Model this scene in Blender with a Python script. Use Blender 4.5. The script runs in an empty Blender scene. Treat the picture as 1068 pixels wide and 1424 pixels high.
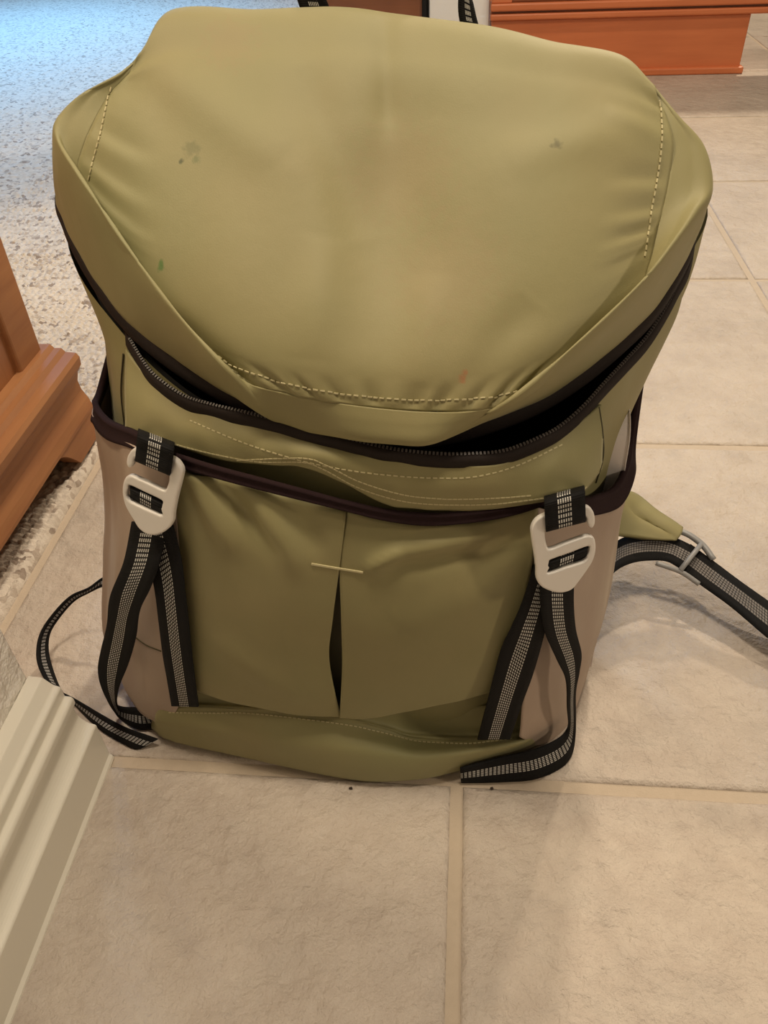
import bpy, bmesh, math, random
import numpy as np
from mathutils import Vector, Matrix, noise
from mathutils.bvhtree import BVHTree
random.seed(7); np.random.seed(7)
scene = bpy.context.scene
col = scene.collection

# ------------------------------------------------------------------ camera
T = 0.457                                   # floor tile pitch in metres
FPX = 1112.909
CAM = np.array([-0.00652, -0.34385, 0.57702])
FW = np.array([-0.08931715, 0.75242668, -0.65259216])
RT = np.array([0.99564712, 0.08496973, -0.03830091])
DN = np.array([0.02663196, -0.65317243, -0.75674072])
cd = bpy.data.cameras.new('camera')
cd.sensor_fit = 'HORIZONTAL'; cd.sensor_width = 36.0; cd.lens = 36.0*FPX/1068.0
cd.clip_start = 0.01
cam = bpy.data.objects.new('camera', cd); col.objects.link(cam)
m = Matrix.Identity(4)
for i in range(3):
    m[i][0] = RT[i]; m[i][1] = -DN[i]; m[i][2] = -FW[i]; m[i][3] = CAM[i]
cam.matrix_world = m
scene.camera = cam

# ------------------------------------------------------------------ world, lights, exposure
w = bpy.data.worlds.new('world'); scene.world = w; w.use_nodes = True
w.node_tree.nodes['Background'].inputs['Color'].default_value = (1.0, 0.86, 0.70, 1)
w.node_tree.nodes['Background'].inputs['Strength'].default_value = 0.075
def lamp(name, loc, target, power, color, size, spread=None, kind='AREA', shape='DISK', size_y=None):
    d = bpy.data.lights.new(name, kind); d.energy = power; d.color = color
    if kind == 'AREA':
        d.shape = shape; d.size = size
        if size_y: d.size_y = size_y
        if spread: d.spread = math.radians(spread)
    o = bpy.data.objects.new(name, d); col.objects.link(o); o.location = loc
    v = Vector(target)-Vector(loc); o.rotation_euler = v.to_track_quat('-Z', 'Y').to_euler()
    return o
lamp('overhead_lamp', (0.42, 1.45, 2.40), (0.1, 0.3, 0), 24, (1.0, 0.84, 0.64), 0.10)
lamp('overhead_lamp', (1.25, 3.60, 2.40), (0.5, 1.6, 0), 54, (1.0, 0.82, 0.60), 0.18)
lamp('overhead_lamp', (0.08, -0.08, 2.40), (0.0, 0.0, 0.0), 26, (1.0, 0.86, 0.68), 0.30)  # fill light added above the bag to brighten lid, near tile and baseboard
lamp('left_fill_lamp', (-0.85, 0.12, 1.80), (-0.1, 0.1, 0.4), 12, (1.0, 0.83, 0.58), 0.25)  # unseen lamp added to lift the left side of the lid
lamp('side_lamp', (2.1, -0.55, 1.30), (0.0, 0.1, 0.2), 15, (1.0, 0.82, 0.60), 0.22)
lamp('window_daylight', (-2.4, 4.4, 2.3), (-1.55, 2.75, 0), 34, (0.17, 0.52, 1.0), 1.0, spread=62, shape='RECTANGLE', size_y=1.2)
scene.view_settings.view_transform = 'Standard'
scene.view_settings.look = 'None'
scene.view_settings.exposure = 0.0
scene.view_settings.gamma = 1.0
scene.view_settings.use_curve_mapping = False

# ------------------------------------------------------------------ helpers
def ray(px, py): return FW + RT*((px-534.0)/FPX) + DN*((py-712.0)/FPX)
def PY(px, py, Y): v = ray(px, py); return CAM + v*((Y-CAM[1])/v[1])
def PZ(px, py, Z): v = ray(px, py); return CAM + v*((Z-CAM[2])/v[2])
def W(x, y, z): return np.array([x, y, z], float)
def pts(l):
    o = []
    for p in l:
        o.append(p if isinstance(p, np.ndarray) else PY(*p))
    return np.array(o)
def spline(c, n, closed=False):
    c = np.asarray(c, float); k = len(c)
    if k == 2 and not closed:
        t = np.linspace(0, 1, n)[:, None]; return c[0]*(1-t)+c[1]*t
    if closed: ext = np.vstack([c[-1], c, c[0], c[1]]); segs = k
    else: ext = np.vstack([2*c[0]-c[1], c, 2*c[-1]-c[-2]]); segs = k-1
    t = np.linspace(0, segs, n, endpoint=not closed)
    i = np.minimum(t.astype(int), segs-1); u = (t-i)[:, None]
    p0, p1, p2, p3 = ext[i], ext[i+1], ext[i+2], ext[i+3]
    return 0.5*(2*p1+(p2-p0)*u+(2*p0-5*p1+4*p2-p3)*u*u+(3*p1-p0-3*p2+p3)*u**3)
def arclen(c, n):
    d = spline(c, 600); s = np.r_[0, np.cumsum(np.linalg.norm(np.diff(d, axis=0), axis=1))]
    q = np.linspace(0, s[-1], n)
    return np.stack([np.interp(q, s, d[:, k]) for k in range(d.shape[1])], 1), s[-1]
def loft(rows, nu, nv):
    r = np.array([spline(x, nu) for x in rows])
    return np.stack([spline(r[:, j], nv) for j in range(nu)], 1)      # nv x nu x 3
def grid_normals(g):
    du = np.gradient(g, axis=1); dv = np.gradient(g, axis=0)
    n = np.cross(du, dv); n /= np.linalg.norm(n, axis=2, keepdims=True)+1e-12
    return n
def wrinkle(g, amp, scale=18.0, stretch=(1, 1, 1), seed=0.0):
    n = grid_normals(g); o = g.copy()
    for i in range(g.shape[0]):
        for j in range(g.shape[1]):
            p = g[i, j]*scale*np.array(stretch)+seed
            d = noise.noise(Vector(p))*0.7+noise.noise(Vector(p*2.3+5.1))*0.3
            o[i, j] += n[i, j]*d*amp
    return o
def new_mesh(name, v, f, mat, parent=None, smooth=True, uv=None):
    me = bpy.data.meshes.new(name)
    off = np.array(parent['_base'] if parent is not None and '_base' in parent else (0, 0, 0), float)
    me.from_pydata((np.asarray(v, float)-off).tolist(), [], [tuple(int(k) for k in q) for q in f])
    if smooth: me.polygons.foreach_set('use_smooth', [True]*len(me.polygons))
    if uv is not None:
        l = me.uv_layers.new(name='UVMap')
        vi = np.zeros(len(me.loops), int); me.loops.foreach_get('vertex_index', vi)
        l.data.foreach_set('uv', np.asarray(uv, float)[vi].ravel())
    me.materials.append(mat); me.update()
    o = bpy.data.objects.new(name, me); col.objects.link(o)
    if parent is not None:
        o.parent = parent
        if '_base' in parent: o['_base'] = list(parent['_base']) ; 
    return o
def gfaces(nv, nu, flip=False):
    f = []
    for i in range(nv-1):
        for j in range(nu-1):
            q = (i*nu+j, i*nu+j+1, (i+1)*nu+j+1, (i+1)*nu+j)
            f.append(q[::-1] if flip else q)
    return f
def sheet(name, g, mat, parent=None, thick=0.0012, offset=0.0, flip=False, uv=None):
    nv, nu = g.shape[:2]
    o = new_mesh(name, g.reshape(-1, 3), gfaces(nv, nu, flip), mat, parent, uv=uv)
    if thick:
        md = o.modifiers.new('solidify', 'SOLIDIFY'); md.thickness = thick; md.offset = offset
    return o
def bvh_of(*gs):
    v = []; f = []
    for g in gs:
        b = len(v); nv, nu = g.shape[:2]
        v += [tuple(p) for p in g.reshape(-1, 3)]
        f += [tuple(k+b for k in q) for q in gfaces(nv, nu)]
    return BVHTree.FromPolygons(v, f)
def hit(b, px, py, off=0.0):
    v = ray(px, py); v = v/np.linalg.norm(v)
    h = b.ray_cast(Vector(CAM), Vector(v))
    if h[0] is None: return None, None
    n = np.array(h[1]); n = -n if n.dot(v) > 0 else n
    return np.array(h[0])+n*off, n
def tag(o, label, cat, group=None, kind=None):
    o['label'] = label; o['category'] = cat
    if group: o['group'] = group
    if kind: o['kind'] = kind
    return o
def empty(name, loc):
    o = bpy.data.objects.new(name, None); col.objects.link(o); o.location = loc
    o.empty_display_size = 0.05; o['_base'] = list(loc); return o
def boxes_mesh(items):
    """items: list of (center, ax, ay, az half-vectors) -> verts, faces"""
    v = []; f = []
    for c, a, b, d in items:
        k = len(v)
        for s in (-1, 1):
            for t in (-1, 1):
                for u in (-1, 1): v.append(c+a*s+b*t+d*u)
        for q in ((0, 1, 3, 2), (4, 6, 7, 5), (0, 4, 5, 1), (2, 3, 7, 6), (0, 2, 6, 4), (1, 5, 7, 3)):
            f.append(tuple(k+i for i in q))
    return v, f
def box(name, lo, hi, mat, parent=None, bevel=0.003):
    lo = np.array(lo, float); hi = np.array(hi, float); c = (lo+hi)/2; h = (hi-lo)/2
    v, f = boxes_mesh([(c, np.array([h[0], 0, 0]), np.array([0, h[1], 0]), np.array([0, 0, h[2]]))])
    o = new_mesh(name, v, f, mat, parent, smooth=False)
    if bevel:
        md = o.modifiers.new('bevel', 'BEVEL'); md.width = bevel; md.segments = 2
    return o
def extrude_profile(name, prof, a, b, mat, parent=None, smooth=False, cap=True):
    """prof: closed list of (x,z); swept along y from a to b"""
    n = len(prof)
    v = [(x, a, z) for x, z in prof]+[(x, b, z) for x, z in prof]
    f = [(i, (i+1) % n, n+(i+1) % n, n+i) for i in range(n)]
    if cap: f += [tuple(range(n))[::-1], tuple(range(n, 2*n))]
    o = new_mesh(name, v, f, mat, parent, smooth=smooth)
    bm = bmesh.new(); bm.from_mesh(o.data); bmesh.ops.recalc_face_normals(bm, faces=bm.faces); bm.to_mesh(o.data); bm.free()
    return o
def tube(name, c, rad, mat, parent=None, seg=8):
    c = np.asarray(c); n = len(c); tn = np.gradient(c, axis=0); tn /= np.linalg.norm(tn, axis=1, keepdims=True)
    v = []; up = np.array([0.3, -0.5, 0.81])
    for i in range(n):
        a = np.cross(tn[i], up); a /= np.linalg.norm(a); b = np.cross(tn[i], a)
        for k in range(seg):
            th = 2*math.pi*k/seg; v.append(c[i]+(a*math.cos(th)+b*math.sin(th))*rad)
    f = [(i*seg+k, i*seg+(k+1) % seg, (i+1)*seg+(k+1) % seg, (i+1)*seg+k) for i in range(n-1) for k in range(seg)]
    f += [tuple(range(seg))[::-1], tuple(range((n-1)*seg, n*seg))]
    return new_mesh(name, v, f, mat, parent)

# ------------------------------------------------------------------ materials
class NB:
    def __init__(s, name):
        s.m = bpy.data.materials.new(name); s.m.use_nodes = True; s.t = s.m.node_tree; s.n = s.t.nodes
        s.b = s.n['Principled BSDF']; s.co = s.n.new('ShaderNodeTexCoord')
    def add(s, typ, **kw):
        n = s.n.new(typ)
        for k, v in kw.items(): setattr(n, k, v)
        return n
    def link(s, a, b): s.t.links.new(a, b)
    def set(s, **kw):
        for k, v in kw.items(): s.b.inputs[k.replace('_', ' ')].default_value = v
    def noise(s, scale, detail=4, rough=0.55, vec=None, stretch=None, coord='Object'):
        n = s.add('ShaderNodeTexNoise'); n.inputs['Scale'].default_value = scale; n.inputs['Detail'].default_value = detail; n.inputs['Roughness'].default_value = rough
        src = vec or s.co.outputs[coord]
        if stretch:
            mp = s.add('ShaderNodeMapping'); mp.inputs['Scale'].default_value = stretch; s.link(src, mp.inputs[0]); src = mp.outputs[0]
        s.link(src, n.inputs['Vector']); return n.outputs['Fac']
    def ramp(s, fac, stops):
        r = s.add('ShaderNodeValToRGB'); e = r.color_ramp.elements
        while len(e) < len(stops): e.new(0.5)
        for k, (p, c) in enumerate(stops): e[k].position = p; e[k].color = (*c, 1) if len(c) == 3 else c
        s.link(fac, r.inputs[0]); return r.outputs[0]
    def mix(s, fac, a, b, mode='MIX'):
        n = s.add('ShaderNodeMix', data_type='RGBA', blend_type=mode)
        for v, i in ((fac, 0), (a, 6), (b, 7)):
            if isinstance(v, (int, float)): n.inputs[i].default_value = v
            elif isinstance(v, tuple): n.inputs[i].default_value = (*v, 1)
            else: s.link(v, n.inputs[i])
        return n.outputs[2]
    def math(s, op, a, b=0.0, c=None):
        n = s.add('ShaderNodeMath', operation=op)
        for i, v in enumerate((a, b, c)):
            if v is None: continue
            if isinstance(v, (int, float)): n.inputs[i].default_value = v
            else: s.link(v, n.inputs[i])
        return n.outputs[0]
    def bump(s, h, strength, dist=0.001, prev=None):
        n = s.add('ShaderNodeBump'); n.inputs['Strength'].default_value = strength; n.inputs['Distance'].default_value = dist
        s.link(h, n.inputs['Height'])
        if prev is not None: s.link(prev, n.inputs['Normal'])
        s.link(n.outputs[0], s.b.inputs['Normal']); return n.outputs[0]

def fabric(name, c1, c2, c3=None, rough=0.62, sheen=0.10, spots=()):
    b = NB(name)
    base = b.mix(b.ramp(b.noise(9, 3), [(0.35, (0, 0, 0)), (0.68, (1, 1, 1))]), c1, c2)
    if c3: base = b.mix(b.ramp(b.noise(5.5, 2, stretch=(1, .8, .7)), [(0.5, (0, 0, 0)), (0.72, (.75, .75, .75))]), base, c3)
    for p, rad, c, s in spots:
        vm = b.add('ShaderNodeVectorMath', operation='DISTANCE'); b.link(b.co.outputs['Object'], vm.inputs[0]); vm.inputs[1].default_value = tuple(p)
        d = b.math('ADD', vm.outputs['Value'], b.math('MULTIPLY', b.math('SUBTRACT', b.noise(260, 3), 0.5), rad*2.2))
        k = b.math('MULTIPLY', b.math('SUBTRACT', 1.0, b.math('DIVIDE', d, rad)), 1.7); k.node.use_clamp = True
        k = b.math('MULTIPLY', k, s)
        base = b.mix(k, base, c)
    b.link(base, b.b.inputs['Base Color'])
    b.set(Roughness=rough, Sheen_Weight=sheen, Sheen_Roughness=0.4)
    b.b.inputs['Sheen Tint'].default_value = (0.9, 0.85, 0.6, 1)
    n1 = b.bump(b.noise(28, 3, stretch=(1, 1, .6)), 0.22, 0.003)
    b.bump(b.noise(1500, 2, stretch=(1, .4, 1)), 0.12, 0.0006, n1)
    return b.m
def plain(name, c, rough=0.6, metallic=0.0, nscale=300, bs=0.1, c2=None):
    b = NB(name); b.set(Base_Color=(*c, 1), Roughness=rough, Metallic=metallic)
    if c2: b.link(b.mix(b.noise(nscale*.2, 3), c, c2), b.b.inputs['Base Color'])
    b.bump(b.noise(nscale, 3), bs, 0.0008)
    return b.m
OL1 = (0.240, 0.216, 0.094); OL2 = (0.266, 0.228, 0.104); OL3 = (0.230, 0.228, 0.104)
M = {}
M['olive'] = fabric('olive_nylon', OL1, OL2, OL3)
M['olive_shade'] = fabric('olive_nylon_shade', (0.12, 0.105, 0.045), (0.14, 0.12, 0.05))  # darkened olive: the shade inside the pleat is put into the colour
M['taupe'] = fabric('taupe_stretch_fabric', (0.355, 0.270, 0.215), (0.38, 0.29, 0.23), rough=0.7, sheen=0.15)
M['shade_black'] = plain('painted_shade_black', (0.006, 0.005, 0.005), 0.9)  # near-black colour that stands in for deep shade
M['tape'] = plain('zipper_tape_fabric', (0.022, 0.016, 0.014), 0.75, nscale=900, bs=0.3)
M['bind'] = plain('binding_fabric', (0.022, 0.011, 0.012), 0.95, nscale=900, bs=0.4)
for k_ in ('bind', 'tape'): M[k_].node_tree.nodes['Principled BSDF'].inputs['Specular IOR Level'].default_value = 0.15
M['teeth'] = plain('zipper_teeth_plastic', (0.075, 0.064, 0.06), 0.5)
M['thread'] = plain('olive_thread', (0.50, 0.44, 0.25), 0.6)
M['thread_dark'] = plain('dark_seam', (0.055, 0.047, 0.02), 0.8)
M['buckle'] = plain('satin_painted_metal', (0.72, 0.68, 0.63), 0.34, 0.25, nscale=80, bs=0.03)
M['plastic'] = plain('grey_buckle_plastic', (0.27, 0.265, 0.26), 0.4)
M['paper'] = plain('white_paper_edges', (0.92, 0.85, 0.82), 0.7, c2=(0.88, 0.80, 0.77))
M['crumb'] = plain('dark_crumb', (0.03, 0.018, 0.01), 0.9)

def webbing(name, grey=(0.62, 0.60, 0.56), ncol=6, pitch=0.0033, duty=0.66, cduty=0.52, band=0.36, black=(0.006, 0.0055, 0.0055)):
    b = NB(name); sp = b.add('ShaderNodeSeparateXYZ'); b.link(b.co.outputs['UV'], sp.inputs[0])
    u, v = sp.outputs[0], sp.outputs[1]
    inside = b.math('LESS_THAN', b.math('ABSOLUTE', b.math('SUBTRACT', v, 0.5)), band/2)
    cv = b.math('MULTIPLY', b.math('SUBTRACT', v, 0.5-band/2), ncol/band)
    fc = b.math('LESS_THAN', b.math('FRACT', cv), cduty)
    fu = b.math('LESS_THAN', b.math('FRACT', b.math('DIVIDE', u, pitch)), duty)
    k = b.math('MULTIPLY', inside, b.math('MULTIPLY', fc, fu))
    b.link(b.mix(k, black, grey), b.b.inputs['Base Color']); b.b.inputs['Specular IOR Level'].default_value = 0.22
    b.link(b.math('SUBTRACT', 0.8, b.math('MULTIPLY', k, 0.4)), b.b.inputs['Roughness'])
    rib = b.math('SINE', b.math('MULTIPLY', u, 2*math.pi/0.0011))
    n1 = b.bump(rib, 0.35, 0.0004)
    b.bump(k, 0.5, 0.0004, n1)
    return b.m
M['web'] = webbing('reflective_webbing')
M['web_dense'] = webbing('reflective_webbing_dense', grey=(0.20, 0.18, 0.165), ncol=5, pitch=0.0028, duty=0.8, cduty=0.78, band=0.42)

def tile_mat():
    b = NB('travertine_look_tile')
    gi = b.add('ShaderNodeObjectInfo'); off = b.add('ShaderNodeVectorMath', operation='ADD')
    rv = b.add('ShaderNodeCombineXYZ')
    for i, k in enumerate((7.0, 13.0, 5.0)): b.link(b.math('MULTIPLY', gi.outputs['Random'], k), rv.inputs[i])
    b.link(b.co.outputs['Object'], off.inputs[0]); b.link(rv.outputs[0], off.inputs[1]); vec = off.outputs[0]
    f1 = b.ramp(b.noise(9, 5, .6, vec), [(0.3, (0, 0, 0)), (0.7, (1, 1, 1))])
    f2 = b.ramp(b.noise(42, 6, .65, vec), [(0.35, (0, 0, 0)), (0.7, (1, 1, 1))])
    c = b.mix(f1, (0.42, 0.350, 0.290), (0.54, 0.460, 0.385)); c = b.mix(b.math('MULTIPLY', f2, 0.5), c, (0.60, 0.53, 0.45))
    c = b.mix(b.ramp(b.noise(16, 4, .6, vec), [(.55, (0, 0, 0)), (.75, (.5, .5, .5))]), c, (0.385, 0.335, 0.285))
    b.link(c, b.b.inputs['Base Color']); b.set(Roughness=0.46)
    b.b.inputs['Specular IOR Level'].default_value = 0.35
    n = b.bump(b.noise(38, 6, .62, vec), 0.75, 0.011)
    b.bump(b.noise(110, 5, .7, vec), 0.45, 0.002, n)
    return b.m
M['tile'] = tile_mat()
M['grout'] = plain('tan_grout', (0.53, 0.44, 0.34), 0.9, nscale=700, bs=0.5, c2=(0.46, 0.375, 0.285))
def carpet_mat():
    b = NB('berber_carpet')
    vo = b.add('ShaderNodeTexVoronoi'); vo.inputs['Scale'].default_value = 125; b.link(b.co.outputs['Object'], vo.inputs['Vector'])
    sc = b.add('ShaderNodeSeparateColor'); b.link(vo.outputs['Color'], sc.inputs[0])
    c = b.ramp(sc.outputs[0], [(0.0, (0.26, 0.20, 0.155)), (0.12, (0.44, 0.36, 0.29)), (0.30, (0.58, 0.50, 0.415)), (1.0, (0.66, 0.58, 0.49))])
    b.link(c, b.b.inputs['Base Color']); b.set(Roughness=0.95, Sheen_Weight=0.2)
    b.bump(b.noise(500, 4), 0.6, 0.002)
    return b.m
M['carpet'] = carpet_mat()
M['wall'] = plain('textured_wall_paint', (0.84, 0.80, 0.73), 0.6, nscale=90, bs=1.0)
for nd in M['wall'].node_tree.nodes:
    if nd.type == 'BUMP': nd.inputs['Distance'].default_value = 0.006
M['trim'] = plain('glossy_trim_paint', (0.74, 0.70, 0.60), 0.32, nscale=40, bs=0.04)
def wood(name, c1, c2, dark, axis=(3, 40, 40), rough=0.38):
    b = NB(name)
    g = b.noise(1.0, 6, .6, stretch=axis); k = b.noise(3.0, 3)
    c = b.mix(b.ramp(g, [(0.35, (0, 0, 0)), (0.68, (1, 1, 1))]), c1, c2)
    c = b.mix(b.ramp(k, [(0.55, (0, 0, 0)), (0.75, (.6, .6, .6))]), c, dark)
    b.link(c, b.b.inputs['Base Color']); b.set(Roughness=rough); b.bump(g, 0.08, 0.001)
    return b.m
M['pine'] = wood('honey_pine', (0.27, 0.105, 0.036), (0.36, 0.155, 0.054), (0.11, 0.042, 0.016), axis=(45, 4, 45), rough=0.66)
M['pine_side'] = wood('honey_pine_panel', (0.26, 0.095, 0.032), (0.34, 0.135, 0.046), (0.2, 0.075, 0.028), axis=(45, 45, 4))
M['cherry'] = wood('red_cherry', (0.58, 0.165, 0.060), (0.66, 0.20, 0.075), (0.50, 0.14, 0.052), axis=(4, 45, 45))
M['walnut'] = wood('dark_walnut', (0.21, 0.075, 0.032), (0.27, 0.10, 0.043), (0.13, 0.045, 0.02), axis=(4, 45, 45))
M['white'] = plain('white_paint', (0.88, 0.88, 0.87), 0.5)

# ------------------------------------------------------------------ floor: grout bed and tiles
WALLX = -0.322; WEND = 0.004; EDGE = -0.446
floor = box('floor', (EDGE, -1.4, -0.05), (3.2, 5.6, -0.0025), M['grout'], bevel=0)
floor['kind'] = 'structure'; floor['label'] = 'beige ceramic tile floor with tan grout'
def tile_mesh(wx, wy, nm):
    # pillowed tile: flat field that rolls off in three steps at the edge
    g = 0.0050; prof = [(0.0, -0.012), (0.0, -0.0022), (0.0015, -0.0008), (0.0045, 0.0)]
    rng = random.Random(nm)
    v = []; f = []; rings = []
    for ins, z in prof:
        x0, x1, y0, y1 = g+ins, wx-g-ins, g+ins, wy-g-ins; r = []
        n = 14
        for k in range(4*n):
            s, t = divmod(k, n); t /= n
            x, y = [(x0+(x1-x0)*t, y0), (x1, y0+(y1-y0)*t), (x1-(x1-x0)*t, y1), (x0, y1-(y1-y0)*t)][s]
            j = 0.0005*(noise.noise(Vector((x*40, y*40, 3+len(nm))))) if z > -0.01 else 0
            r.append(len(v)); v.append((x+j, y+j, z))
        rings.append(r)
    for a, b in zip(rings, rings[1:]):
        k = len(a)
        for i in range(k): f.append((a[i], a[(i+1) % k], b[(i+1) % k], b[i]))
    f.append(tuple(rings[-1]))
    me = bpy.data.meshes.new('tile'); me.from_pydata(v, [], f); me.materials.append(M['tile'])
    for p in me.polygons: p.use_smooth = len(p.vertices) == 4
    return me
full = tile_mesh(T, T, 'full'); edge_t = tile_mesh(T+0.457+EDGE-0.004, T, 'edge'); cut = tile_mesh(0.302, T, 'cut')
for j in range(-2, 11):
    for i in range(-1, 6):
        if i == -1:
            me, x = (cut, -0.302) if j < 0 else (edge_t, EDGE+0.004)
            if j >= 0: me = edge_t
        else: me, x = full, i*T
        o = bpy.data.objects.new('tile', me); col.objects.link(o); o.location = (x, j*T, 0); o.parent = floor
edge_w = -EDGE-0.004
# the edge tiles are as wide as the strip up to the carpet
for vtx in edge_t.vertices: vtx.co.x *= edge_w/(T+0.457+EDGE-0.004)

# ------------------------------------------------------------------ carpet in the next room
def axis_pts(segs):
    o = [segs[0][0]]
    for a, b, s in segs:
        n = max(1, int(round((b-a)/s))); o += list(np.linspace(a, b, n+1)[1:])
    return np.array(o)
xs = axis_pts([(-4.2, -1.6, 0.03), (-1.6, -0.95, 0.008), (-0.95, EDGE, 0.0028)])
ys = axis_pts([(0.02, 1.0, 0.0028), (1.0, 2.0, 0.006), (2.0, 5.6, 0.03)])
X, Y = np.meshgrid(xs, ys)
rngc = np.random.RandomState(3)
H = rngc.rand(512, 512)
def cells(X, Y, s):
    ix = np.floor(X/s).astype(int) % 512; iy = np.floor(Y/s).astype(int) % 512
    return H[iy, ix]
row = np.floor(Y/0.0085); ph = cells(X*0, Y, 0.0085)*0.011
u = ((X+ph)/0.011) % 1.0; vv = (Y/0.0085) % 1.0
Z = np.abs(np.sin(np.pi*u))**0.6*np.abs(np.sin(np.pi*vv))**0.5*(0.004+0.003*cells(X+ph, Y, 0.0105))
Z = Z+0.003+0.0012*rngc.rand(*Z.shape)
Z[X < -1.6] = 0.007
Z[:, -1] = -0.004
cv = np.stack([X, Y, Z], 2)
carpet = sheet('carpet', cv, M['carpet'], None, thick=0)
tag(carpet, 'speckled cream berber carpet in the room beyond the tile edge', 'carpet', kind='stuff')

# ------------------------------------------------------------------ near wall end with its moulded baseboard
wl = box('wall_left', (-0.50, -1.4, 0.0), (WALLX, WEND, 1.3), M['wall'], bevel=0.004); wl['kind'] = 'structure'
wl['label'] = 'end of a white textured wall beside the backpack'
pr = [(-0.2828, -0.002), (-0.2835, 0.0015), (-0.2856, 0.0045), (-0.2856, 0.0435), (-0.2862, 0.0450), (-0.2882, 0.0458)]
for k in range(1, 11):
    a = k/10; pr.append((-0.2882-0.0105*math.sin(a*math.pi/2), 0.0458+0.0245*(1-math.cos(a*math.pi/2))))
pr += [(-0.2950, 0.0712), (-0.2940, 0.0735), (-0.2940, 0.0785), (-0.2955, 0.0805), (-0.3000, 0.0812), (-0.3000, 0.0915), (-0.3012, 0.0930), (-0.3045, 0.0938), (-0.3110, 0.1030), (-0.3218, 0.1045), (-0.3218, -0.002)]
bb = extrude_profile('baseboard_left', pr, -1.39, WEND, M['trim']); bb['kind'] = 'structure'
bb['label'] = 'cream painted baseboard with stepped moulded profile along left wall'
md = bb.modifiers.new('bevel', 'BEVEL'); md.width = 0.0009; md.segments = 2; md.limit_method = 'ANGLE'; md.angle_limit = math.radians(35)

# ------------------------------------------------------------------ pine cabinet on the carpet at the left
cab = empty('wooden_cabinet', (-0.70, 0.2, 0.006)); tag(cab, 'honey brown wooden cabinet with bracket foot on the carpet, cut by the left edge', 'cabinet')
YC = 0.448; XF = -0.492
box('cabinet_body', (-0.95, -0.02, 0.125), (XF, 0.435, 0.85), M['pine_side'], cab, 0.004)
box('corner_stile', (XF-0.012, 0.385, 0.126), (XF+0.006, 0.438, 0.85), M['pine'], cab, 0.003)
prof = [(-0.95, 0.134), (-0.480, 0.134), (-0.476, 0.129), (-0.468, 0.129), (-0.464, 0.124), (-0.452, 0.123), (-0.449, 0.118), (-0.450, 0.108),
        (-0.457, 0.098), (-0.461, 0.086), (-0.460, 0.074), (-0.455, 0.063), (-0.452, 0.052), (-0.452, 0.048), (-0.475, 0.048), (-0.95, 0.048)]
extrude_profile('base_moulding', prof, -0.03, YC, M['pine'], cab)
def bracket(y0, y1, sgn):
    # foot: flat outer end, ogee toward the middle of the apron
    c = []
    n = 10
    ys_ = [y0] if sgn < 0 else [y0]
    out = [(y1, 0.048), (y1, 0.0118), (y1-0.060, 0.0118)]
    for k in range(n+1):
        a = k/n; out.append((y1-0.064-0.045*a, 0.0125+0.0355*math.sin(a*math.pi/2)))
    out = [(q if sgn > 0 else y0+(y1-q), z) for q, z in out]
    v = [(-0.453, y, z) for y, z in out]+[(-0.475, y, z) for y, z in out]; k = len(out)
    f = [(i, (i+1) % k, k+(i+1) % k, k+i) for i in range(k)]+[tuple(range(k)), tuple(range(k, 2*k))[::-1]]
    o = new_mesh('bracket_foot', v, f, M['pine'], cab, smooth=False)
    bm = bmesh.new(); bm.from_mesh(o.data); bmesh.ops.recalc_face_normals(bm, faces=bm.faces); bm.to_mesh(o.data); bm.free()
bracket(-0.02, 0.446, 1); bracket(-0.028, 0.446, -1)
box('bracket_foot', (-0.62, 0.424, 0.0118), (-0.476, 0.444, 0.048), M['pine'], cab, 0.002)

# ------------------------------------------------------------------ far furniture and wall
YB = 2.26
rc = empty('cherry_cabinet', (0.42, YB+0.3, 0)); tag(rc, 'reddish cherry wood cabinet base standing on the tiles behind', 'cabinet')
box('plinth', (0.056, YB, 0.0), (0.757, YB+0.55, 0.146), M['cherry'], rc, 0.003)
box('plinth_strip', (0.052, YB-0.012, 0.0), (0.766, YB+0.02, 0.018), M['cherry'], rc, 0.004)
box('lower_moulding', (0.052, YB-0.014, 0.146), (1.30, YB+0.05, 0.162), M['cherry'], rc, 0.004)
box('groove', (0.060, YB-0.002, 0.162), (1.29, YB+0.05, 0.168), M['walnut'], rc, 0)
box('upper_moulding', (0.052, YB-0.016, 0.168), (1.30, YB+0.05, 0.187), M['cherry'], rc, 0.004)
box('cabinet_body', (0.056, YB-0.002, 0.187), (1.29, YB+0.05, 0.55), M['walnut'], rc, 0.004)
box('frame_stile', (0.054, YB-0.010, 0.187), (0.11, YB+0.01, 0.55), M['cherry'], rc, 0.003)
wb = box('wall_back', (-0.118, YB+0.02, 0.0), (0.049, YB+0.14, 1.3), M['white'], bevel=0.003); wb['kind'] = 'structure'; wb['label'] = 'narrow white wall end between the two far cabinets'
bc = empty('dark_cabinet', (-0.31, YB+0.3, 0)); tag(bc, 'dark brown wooden cabinet showing behind the top of the backpack', 'cabinet')
box('cabinet_body', (-0.485, YB+0.03, 0.06), (-0.136, YB+0.5, 0.55), M['walnut'], bc, 0.004)
box('gap_shade_strip', (-0.139, YB+0.02, 0.0118), (-0.126, YB+0.5, 0.55), M['shade_black'], bc, 0.002)  # black strip painting the shaded gap beside the cabinet
box('base_rail', (-0.490, YB+0.02, 0.0118), (-0.139, YB+0.5, 0.06), M['walnut'], bc, 0.003)

# ------------------------------------------------------------------ the backpack
BASE = (-0.075, 0.10, 0.0)
bag = empty('backpack', BASE); tag(bag, 'olive green backpack with taupe side pockets, open top zipper and metal hook buckles', 'backpack')

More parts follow.
